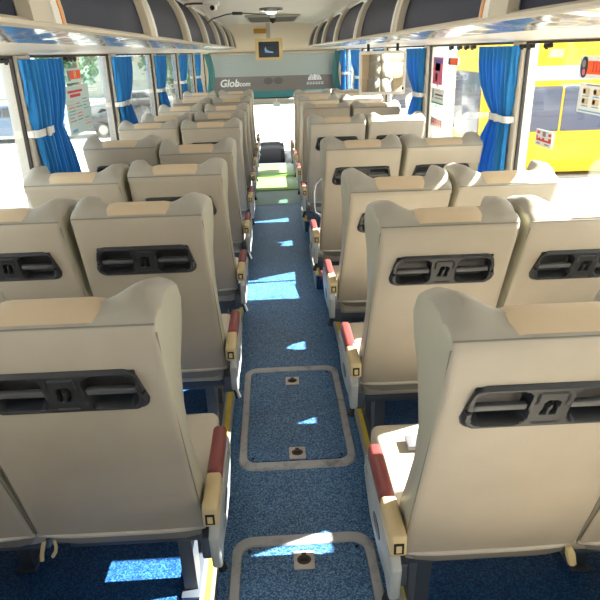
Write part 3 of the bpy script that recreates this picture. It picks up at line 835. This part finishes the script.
# tv
t = empty('television', (-.06, 9.85, 1.64), 'small television in a pale gilt frame hanging above the windscreen', 'television')
b = MB(); o_ = rrect(-.205, .205, -.15, .15, .015); i_ = rrect(-.155, .155, -.115, .105, .008); n = len(o_)
vs = [(x, -.03, z) for x, z in o_]+[(x, -.022, z) for x, z in i_]+[(x, .05, z) for x, z in o_]+[(x, -.01, z) for x, z in i_]
fs = []
for k in range(n):
    q = (k+1) % n; fs += [(k, q, n+q, n+k), (k, q, 2*n+q, 2*n+k), (n+k, n+q, 3*n+q, 3*n+k)]
fs.append(tuple(range(2*n, 3*n)))
b.add(vs, fs); b.build('tv_frame', 'tvframe', t)
b = MB(); b.box(-.158, .158, -.014, -.008, -.118, .108); sc = b.build('tv_screen', 'screen', t, smooth=0)
b = MB(); b.prism([(-.05, .04), (-.035, -.005), (.0, -.025), (.07, -.04), (.06, -.055), (-.02, -.05), (-.06, -.045), (-.065, 0)], 'y', -.0155, -.014); b.build('screen_reflection', 'screenrefl', sc)  # glowing shape stands in for a pale reflection on the switched-off screen
b = MB(); b.box(-.03, .03, 0, .04, .15, .36); b.build('tv_bracket', 'rib', t)
b = MB(); b.box(-.10, .10, -.012, .012, -.035, .035, bev=.005); o = b.build('gold_plate', 'gold', loc=(-.19, 10.41, 1.91)); tag(o, 'small gold plate on the cream panel above the television', 'plate')
# surveillance cameras and cables
t = empty('dome_camera', (.0, 7.75, 1.985), 'tiny black camera under the ceiling between lamp and television', 'camera')
b = MB(); b.tube([(0, 0, .035), (0, 0, -.02)], [.03, .03], 14); b.build('camera_mount', 'white', t)
b = MB(); b.tube([(0, 0, -.02), (0, 0, -.05), (0, 0, -.075)], [.045, .035, .01], 14); b.build('camera_lens', 'bolt', t)
t = empty('ceiling_camera', (-.50, 5.2, 1.93), 'white ceiling camera with black lens and cable above the left rack', 'camera')
b = MB(); b.box(-.06, .07, -.05, .05, .01, .055, bev=.015, seg=3); b.box(.0, .05, -.06, .03, -.02, .02, bev=.01); b.build('camera_body', 'white', t)
b = MB(); b.disc((.02, -.07, -.006), .018, .02, 'y', 16); b.build('camera_lens', 'bolt', t)
b = MB(); b.tube([(-.04, 0, .03), (-.10, -.15, .02), (-.14, -.4, .0), (-.14, -.7, -.05), (-.12, -.9, -.12)], .007, 8); b.build('camera_cable', 'blackdeep', t)
t = empty('ceiling_cable', (-.35, 6.9, 1.98), 'thin black cable with a dark joint running under the ceiling beside the vent', 'cable')
b = MB(); b.tube([(-.30, -.9, -.16), (-.24, -.6, -.08), (-.12, -.2, -.02), (0, 0, 0), (.15, .4, .01), (.3, .75, .02)], .006, 8); b.build('cable', 'blackdeep', t)
b = MB(); b.tube([(-.06, -.08, -.006), (.02, .04, -.002)], .016, 10); b.build('cable_joint', 'bolt', t)
# ceiling vent and lamp
t = empty('ceiling_vent', (0, 8.9, 2.0), 'wide grey ceiling vent grille between lamp and television', 'vent')
b = MB(); b.box(-.34, .34, -.75, .55, 0.0, .03, bev=.006); b.build('vent_frame', 'vent', t)
b = MB()
for k in range(22): b.box(-.31, .31, -.70+k*.055, -.685+k*.055, -.003, .004)
b.build('vent_slats', 'ventdark', t)
b = MB(); b.box(-.3, .3, .62, .70, 0, .02, bev=.004); b.build('vent_edge', 'ventdark', t)
def lamp(y, label, vis=True):
    t = empty('ceiling_lamp', (-.02, y, 1.99), label, 'ceiling lamp', 'round ceiling lamps')
    b = MB(); b.tube([(0, 0, .05), (0, 0, .012), (0, 0, 0)], [.13, .125, .095], 28, cap=True); b.build('lamp_ring', 'chromering', t)
    b = MB(); b.tube([(0, 0, .01), (0, 0, -.014), (0, 0, -.02)], [.06, .05, .03], 24); b.build('lamp_lens', 'lamp', t)
    return t
lamp(7.05, 'round chrome ceiling lamp in front of the vent grille')
for y in (4.2, 1.4, -.6): lamp(y, 'round chrome ceiling lamp added out of view for more cabin light')  # unseen lamps added above the frame to light the interior
# area fill lights added under the ceiling to brighten the cabin
for y in (2.5, 4.2, 6.0, 7.9):
    l = bpy.data.lights.new('cabin_fill_light', 'AREA'); l.shape = 'RECTANGLE'; l.size = .5; l.size_y = 1.1; l.energy = 2.4; l.color = (1, .96, .9)
    o = bpy.data.objects.new('cabin_fill_light', l); COL.objects.link(o); o.location = (0, y, 1.97)

# hanging mirror on the right rack
t = empty('hanging_mirror', (.645, 4.0, 1.46), 'rectangular mirror in a pale frame hanging from the right rack and reflecting seats', 'mirror')
t.rotation_euler = (math.radians(3.6), 0, math.radians(-5))
b = MB(); o_ = rrect(-.145, .145, -.128, .128, .012); i_ = rrect(-.128, .128, -.112, .112, .004); n = len(o_)
vs = [(x, -.016, z) for x, z in o_]+[(x, -.016, z) for x, z in i_]+[(x, .016, z) for x, z in o_]+[(x, -.006, z) for x, z in i_]
fs = []
for k in range(n):
    q = (k+1) % n; fs += [(k, q, n+q, n+k), (k, q, 2*n+q, 2*n+k), (n+k, n+q, 3*n+q, 3*n+k)]
fs.append(tuple(range(2*n, 3*n))); b.add(vs, fs); b.build('mirror_frame', 'pillar', t)
b = MB(); b.box(-.129, .129, -.009, -.004, -.113, .113); b.build('mirror_glass', 'mirror', t, smooth=0)
b = MB()
b.box(.125, .135, -.02, -.015, -.1, -.085); b.build('catch', 'bolt', t)
for sx in (-.09, .09):
    b = MB(); b.box(sx-.008, sx+.008, -.008, .008, .125, .17); b.build('hanger', 'bolt', t)
# stairwell grab rail
pts = []
for (x, z) in [(.50, .74), (.34, .755), (.27, .75), (.235, .72), (.222, .66), (.222, .56), (.23, .51), (.27, .48), (.34, .47), (.5, .47)]: pts.append((x, 4.28, z))
b = MB(); b.tube([(x-.3, y-4.28, z-PH) for x, y, z in pts], .011, 10); b.tube([(.2, 0, .64), (.2, 0, 0)], .011, 10)
o = b.build('grab_rail', 'steel', loc=(.3, 4.28, PH)); tag(o, 'curved steel grab rail beside the step behind the fourth right seat', 'handrail')
b = MB(); b.tube([(0, 0, 0), (.01, .02, .015), (.0, .22, .02), (.01, .26, .0)], .012, 8)
o = b.build('red_handle', 'pad', loc=(.245, 3.95, PH+.01)); tag(o, 'dark red handle lying by the yellow step edge on the right', 'handle')
# teal side cloths beside the windscreen
for s in (-1, 1):
    b = MB(); vs = []
    for j in range(21):
        z = lerp(1.59, 1.0, j/20)
        for i in range(25):
            u = i/24; vs.append((s*(.98+.10*u)-s*.05*math.sin(j/20*PI), 10.18+.012*math.sin(u*25), z))
    b.add(vs, [(j*25+i, j*25+i+1, (j+1)*25+i+1, (j+1)*25+i) for j in range(20) for i in range(24)])
    o = b.build('pillar_curtain', 'tealcloth', smooth=60)
    md = o.modifiers.new('s', 'SOLIDIFY'); md.thickness = .004
    tag(o, 'narrow teal cloth hanging at the %s end of the windscreen blind' % ('left' if s < 0 else 'right'), 'curtain', 'teal cloths at the windscreen')

# ---------------------------------------------------------------- outside
GZ = -1.12
b = MB(); b.box(-70, 70, -40, 110, GZ-.2, GZ); struct(b.build('ground', 'ground', smooth=0))
b = MB(); b.box(2.2, 16, 3.0, 12.9, GZ-.01, GZ+.01); struct(b.build('ground_grey_sheet', 'groundgrey', smooth=0))  # darker grey sheet laid over the pale yard on the right
def wheel(parent, x, y, z, r, w, axis):
    b = MB(); c = (x, y, z)
    if axis == 'y': b.disc((x, y-w/2, z), r, w, 'y', 24); b.disc((x, y-w/2-.01, z), r*.55, .01, 'y', 18, mi=1)
    else: b.disc((x-w/2, y, z), r, w, 'x', 24); b.disc((x-w/2-.01, y, z), r*.55, w+.02, 'x', 18, mi=1)
    b.build('wheel', ['tyre', 'hub'], parent)
def coach(loc, rz, L, W, H, paint, label, stripe=None):
    t = empty('parked_coach', loc, label, 'bus'); t.rotation_euler.z = rz
    prof = [(-W/2, .10), (-W/2, H-.25), (-W/2+.08, H-.06), (-W/2+.3, H), (W/2-.3, H), (W/2-.08, H-.06), (W/2, H-.25), (W/2, .10)]
    b = MB(); b.prism(prof, 'x', 0, L); b.build('coach_body', paint, t)
    n = max(2, int(L/1.5))
    for sy in (-1, 1):
        for k in range(n):
            a = .25+k*(L-.5)/n; c = a+(L-.5)/n-.05
            b = MB(); b.box(a, c, min(sy*W/2, sy*(W/2+.012)), max(sy*W/2, sy*(W/2+.012)), .98, 1.90, bev=.004); b.build('side_window', 'buswindow', t)
        if stripe:
            b = MB(); b.box(.05, L-.05, min(sy*W/2, sy*(W/2+.008)), max(sy*W/2, sy*(W/2+.008)), 2.02, 2.30); b.build('roof_stripe', stripe, t)
    b = MB(); b.box(-.02, 0, -W/2+.12, W/2-.12, .85, 2.2, bev=.004); b.build('windscreen', 'buswindow', t)
    b = MB()
    for sy in (-1, 1): b.box(-.03, 0, sy*W/2*.75-.14, sy*W/2*.75+.14, .5, .68, bev=.004)
    b.build('headlamps', 'white', t)
    for x in (4.3, L-1.3):
        for sy in (-1, 1): wheel(t, x, sy*(W/2-.12), .42, .42, .26, 'y')
    return t
coach((4.42, 14.25, GZ), math.radians(-1), 9.5, 2.2, 2.85, 'busyellow', 'yellow coach with grey tinted windows parked outside the right windows', 'buswhite')
coach((4.55, 21.0, GZ), math.radians(91), 9, 2.2, 2.85, 'buswhite', 'white coach parked beyond, seen through the second right window').name = 'parked_coach'
def car(loc, rz, paint, label):
    t = empty('parked_car', loc, label, 'car', 'cars parked outside the left windows'); t.rotation_euler.z = rz
    W = .78
    prof = [(-2.0, .25), (-2.03, .55), (-1.9, .72), (-1.2, .82), (-.65, 1.22), (.55, 1.26), (1.25, .88), (1.9, .82), (2.03, .6), (2.0, .25)]
    b = MB(); n = len(prof); vs = []
    for sx in (-1, 1):
        for (a, z) in prof: vs.append((a, sx*W*(1 if z < .9 else .82), z))
    b.add(vs, [tuple(range(n)), tuple(range(n, 2*n))]+[(k, (k+1) % n, n+(k+1) % n, n+k) for k in range(n)])
    o = b.build('car_body', paint, t, smooth=20)
    for sx in (-1, 1):
        y = sx*(W*.9+.02)
        b = MB(); b.prism([(-1.02, .86), (-.6, 1.17), (-.05, 1.19), (-.05, .88)], 'y', y-.05, y+.03); b.prism([(.02, .88), (.02, 1.19), (.5, 1.2), (1.0, .90)], 'y', y-.05, y+.03)
        b.build('car_window', 'carglass', t)
        for a in (-1.3, 1.3): wheel(t, a, sx*(W-.06), .29, .29, .18, 'y')
    return t
car((-9.3, 22.6, GZ), .05, 'carblue', 'blue-grey car parked outside the nearest left window')
car((-14.2, 22.8, GZ), .0, 'carsilver', 'silver car parked at the far left beyond the blue-grey car')
car((-4.9, 23.5, GZ), .1, 'cardark', 'dark car parked outside behind the window notice')
car((-6.2, 29.0, GZ), .0, 'carsilver', 'silver car parked far behind the dark car')
def tree(x, y, h, r, leaf, label):
    t = empty('tree', (x, y, GZ), label, 'tree', 'trees beyond the parked cars')
    b = MB(); b.tube([(0, 0, 0), (.1, 0, h*.3), (0, .1, h*.6), (.1, 0, h*.85)], [.22, .16, .12, .05], 10)
    for k in range(5):
        a = k*1.3; b.tube([(0, 0, h*(.35+.08*k)), (math.cos(a)*r*.6, math.sin(a)*r*.6, h*(.55+.08*k))], [.08, .03], 6)
    b.build('trunk', 'bark', t)
    b = MB(); rd = random.Random(int(x*10+y))
    blobs = [(rd.uniform(-r*.6, r*.6), rd.uniform(-r*.6, r*.6), rd.uniform(h*.25, h*.9), rd.uniform(r*.35, r*.6)) for _ in range(13)]
    for (bx_, by_, bz_, br) in blobs:
        for _ in range(150):
            v = Vector((rd.gauss(0, 1), rd.gauss(0, 1), rd.gauss(0, 1))).normalized()*br*rd.uniform(.75, 1.05)
            c = Vector((bx_, by_, bz_))+v; a = Vector((rd.gauss(0, 1), rd.gauss(0, 1), rd.gauss(0, 1))).normalized()
            e = a.orthogonal().normalized(); sz = rd.uniform(.12, .24)
            b.add([c-a*sz, c+e*sz*.6, c+a*sz, c-e*sz*.6], [(0, 1, 2, 3)])
    b.build('foliage', leaf, t, smooth=0)
for (x, y, h, r, lf, lb) in ((-20.5, 30, 5.8, 1.9, 'leafc', 'blue-green tree outside, leftmost of the near row'), (-15, 31, 5.6, 1.9, 'leafa', 'mid green tree outside, second from the left in the near row'),
        (-9.6, 32, 5.4, 1.9, 'leafb', 'dark green tree outside above the parked cars, third in the near row'), (-4.4, 34, 5.8, 1.9, 'leafa', 'mid green tree outside, rightmost of the near row'),
        (-18, 39, 7.2, 2.2, 'leafb', 'taller dark green tree in the far row, at its left end'), (-12, 40, 7.0, 2.2, 'leafc', 'taller blue-green tree in the middle of the far row'), (-6.2, 41, 7.2, 2.2, 'leafb', 'taller dark green tree in the far row, at its right end')):
    tree(x, y, h, r, lf, lb)
b = MB(); b.box(-30, 2, -.15, .15, 0, 2.6); b.box(-30, 2, -.2, .2, 2.6, 2.7)
o = b.build('boundary_wall', 'greywall', loc=(0, 46, GZ), smooth=0); tag(o, 'pale plastered boundary wall behind the trees outside', 'wall')

# ---------------------------------------------------------------- light
w = bpy.data.worlds.new('sky'); S.world = w; w.use_nodes = True
bg = w.node_tree.nodes['Background']; bg.inputs['Color'].default_value = (.90, .95, 1, 1); bg.inputs['Strength'].default_value = 3.2
sun = bpy.data.lights.new('sun', 'SUN'); sun.energy = 55; sun.angle = .009; sun.color = (1, .96, .9)
so = bpy.data.objects.new('sun', sun); COL.objects.link(so)
el, az = math.radians(37.5), math.radians(4)
d = Vector((-math.cos(el)*math.cos(az), -math.cos(el)*math.sin(az), -math.sin(el)))
so.rotation_euler = d.to_track_quat('-Z', 'Y').to_euler()
so.location = (10, 2, 10)
S.view_settings.view_transform = 'Standard'; S.view_settings.look = 'None'; S.view_settings.exposure = -.36; S.view_settings.gamma = 1; S.view_settings.use_curve_mapping = False
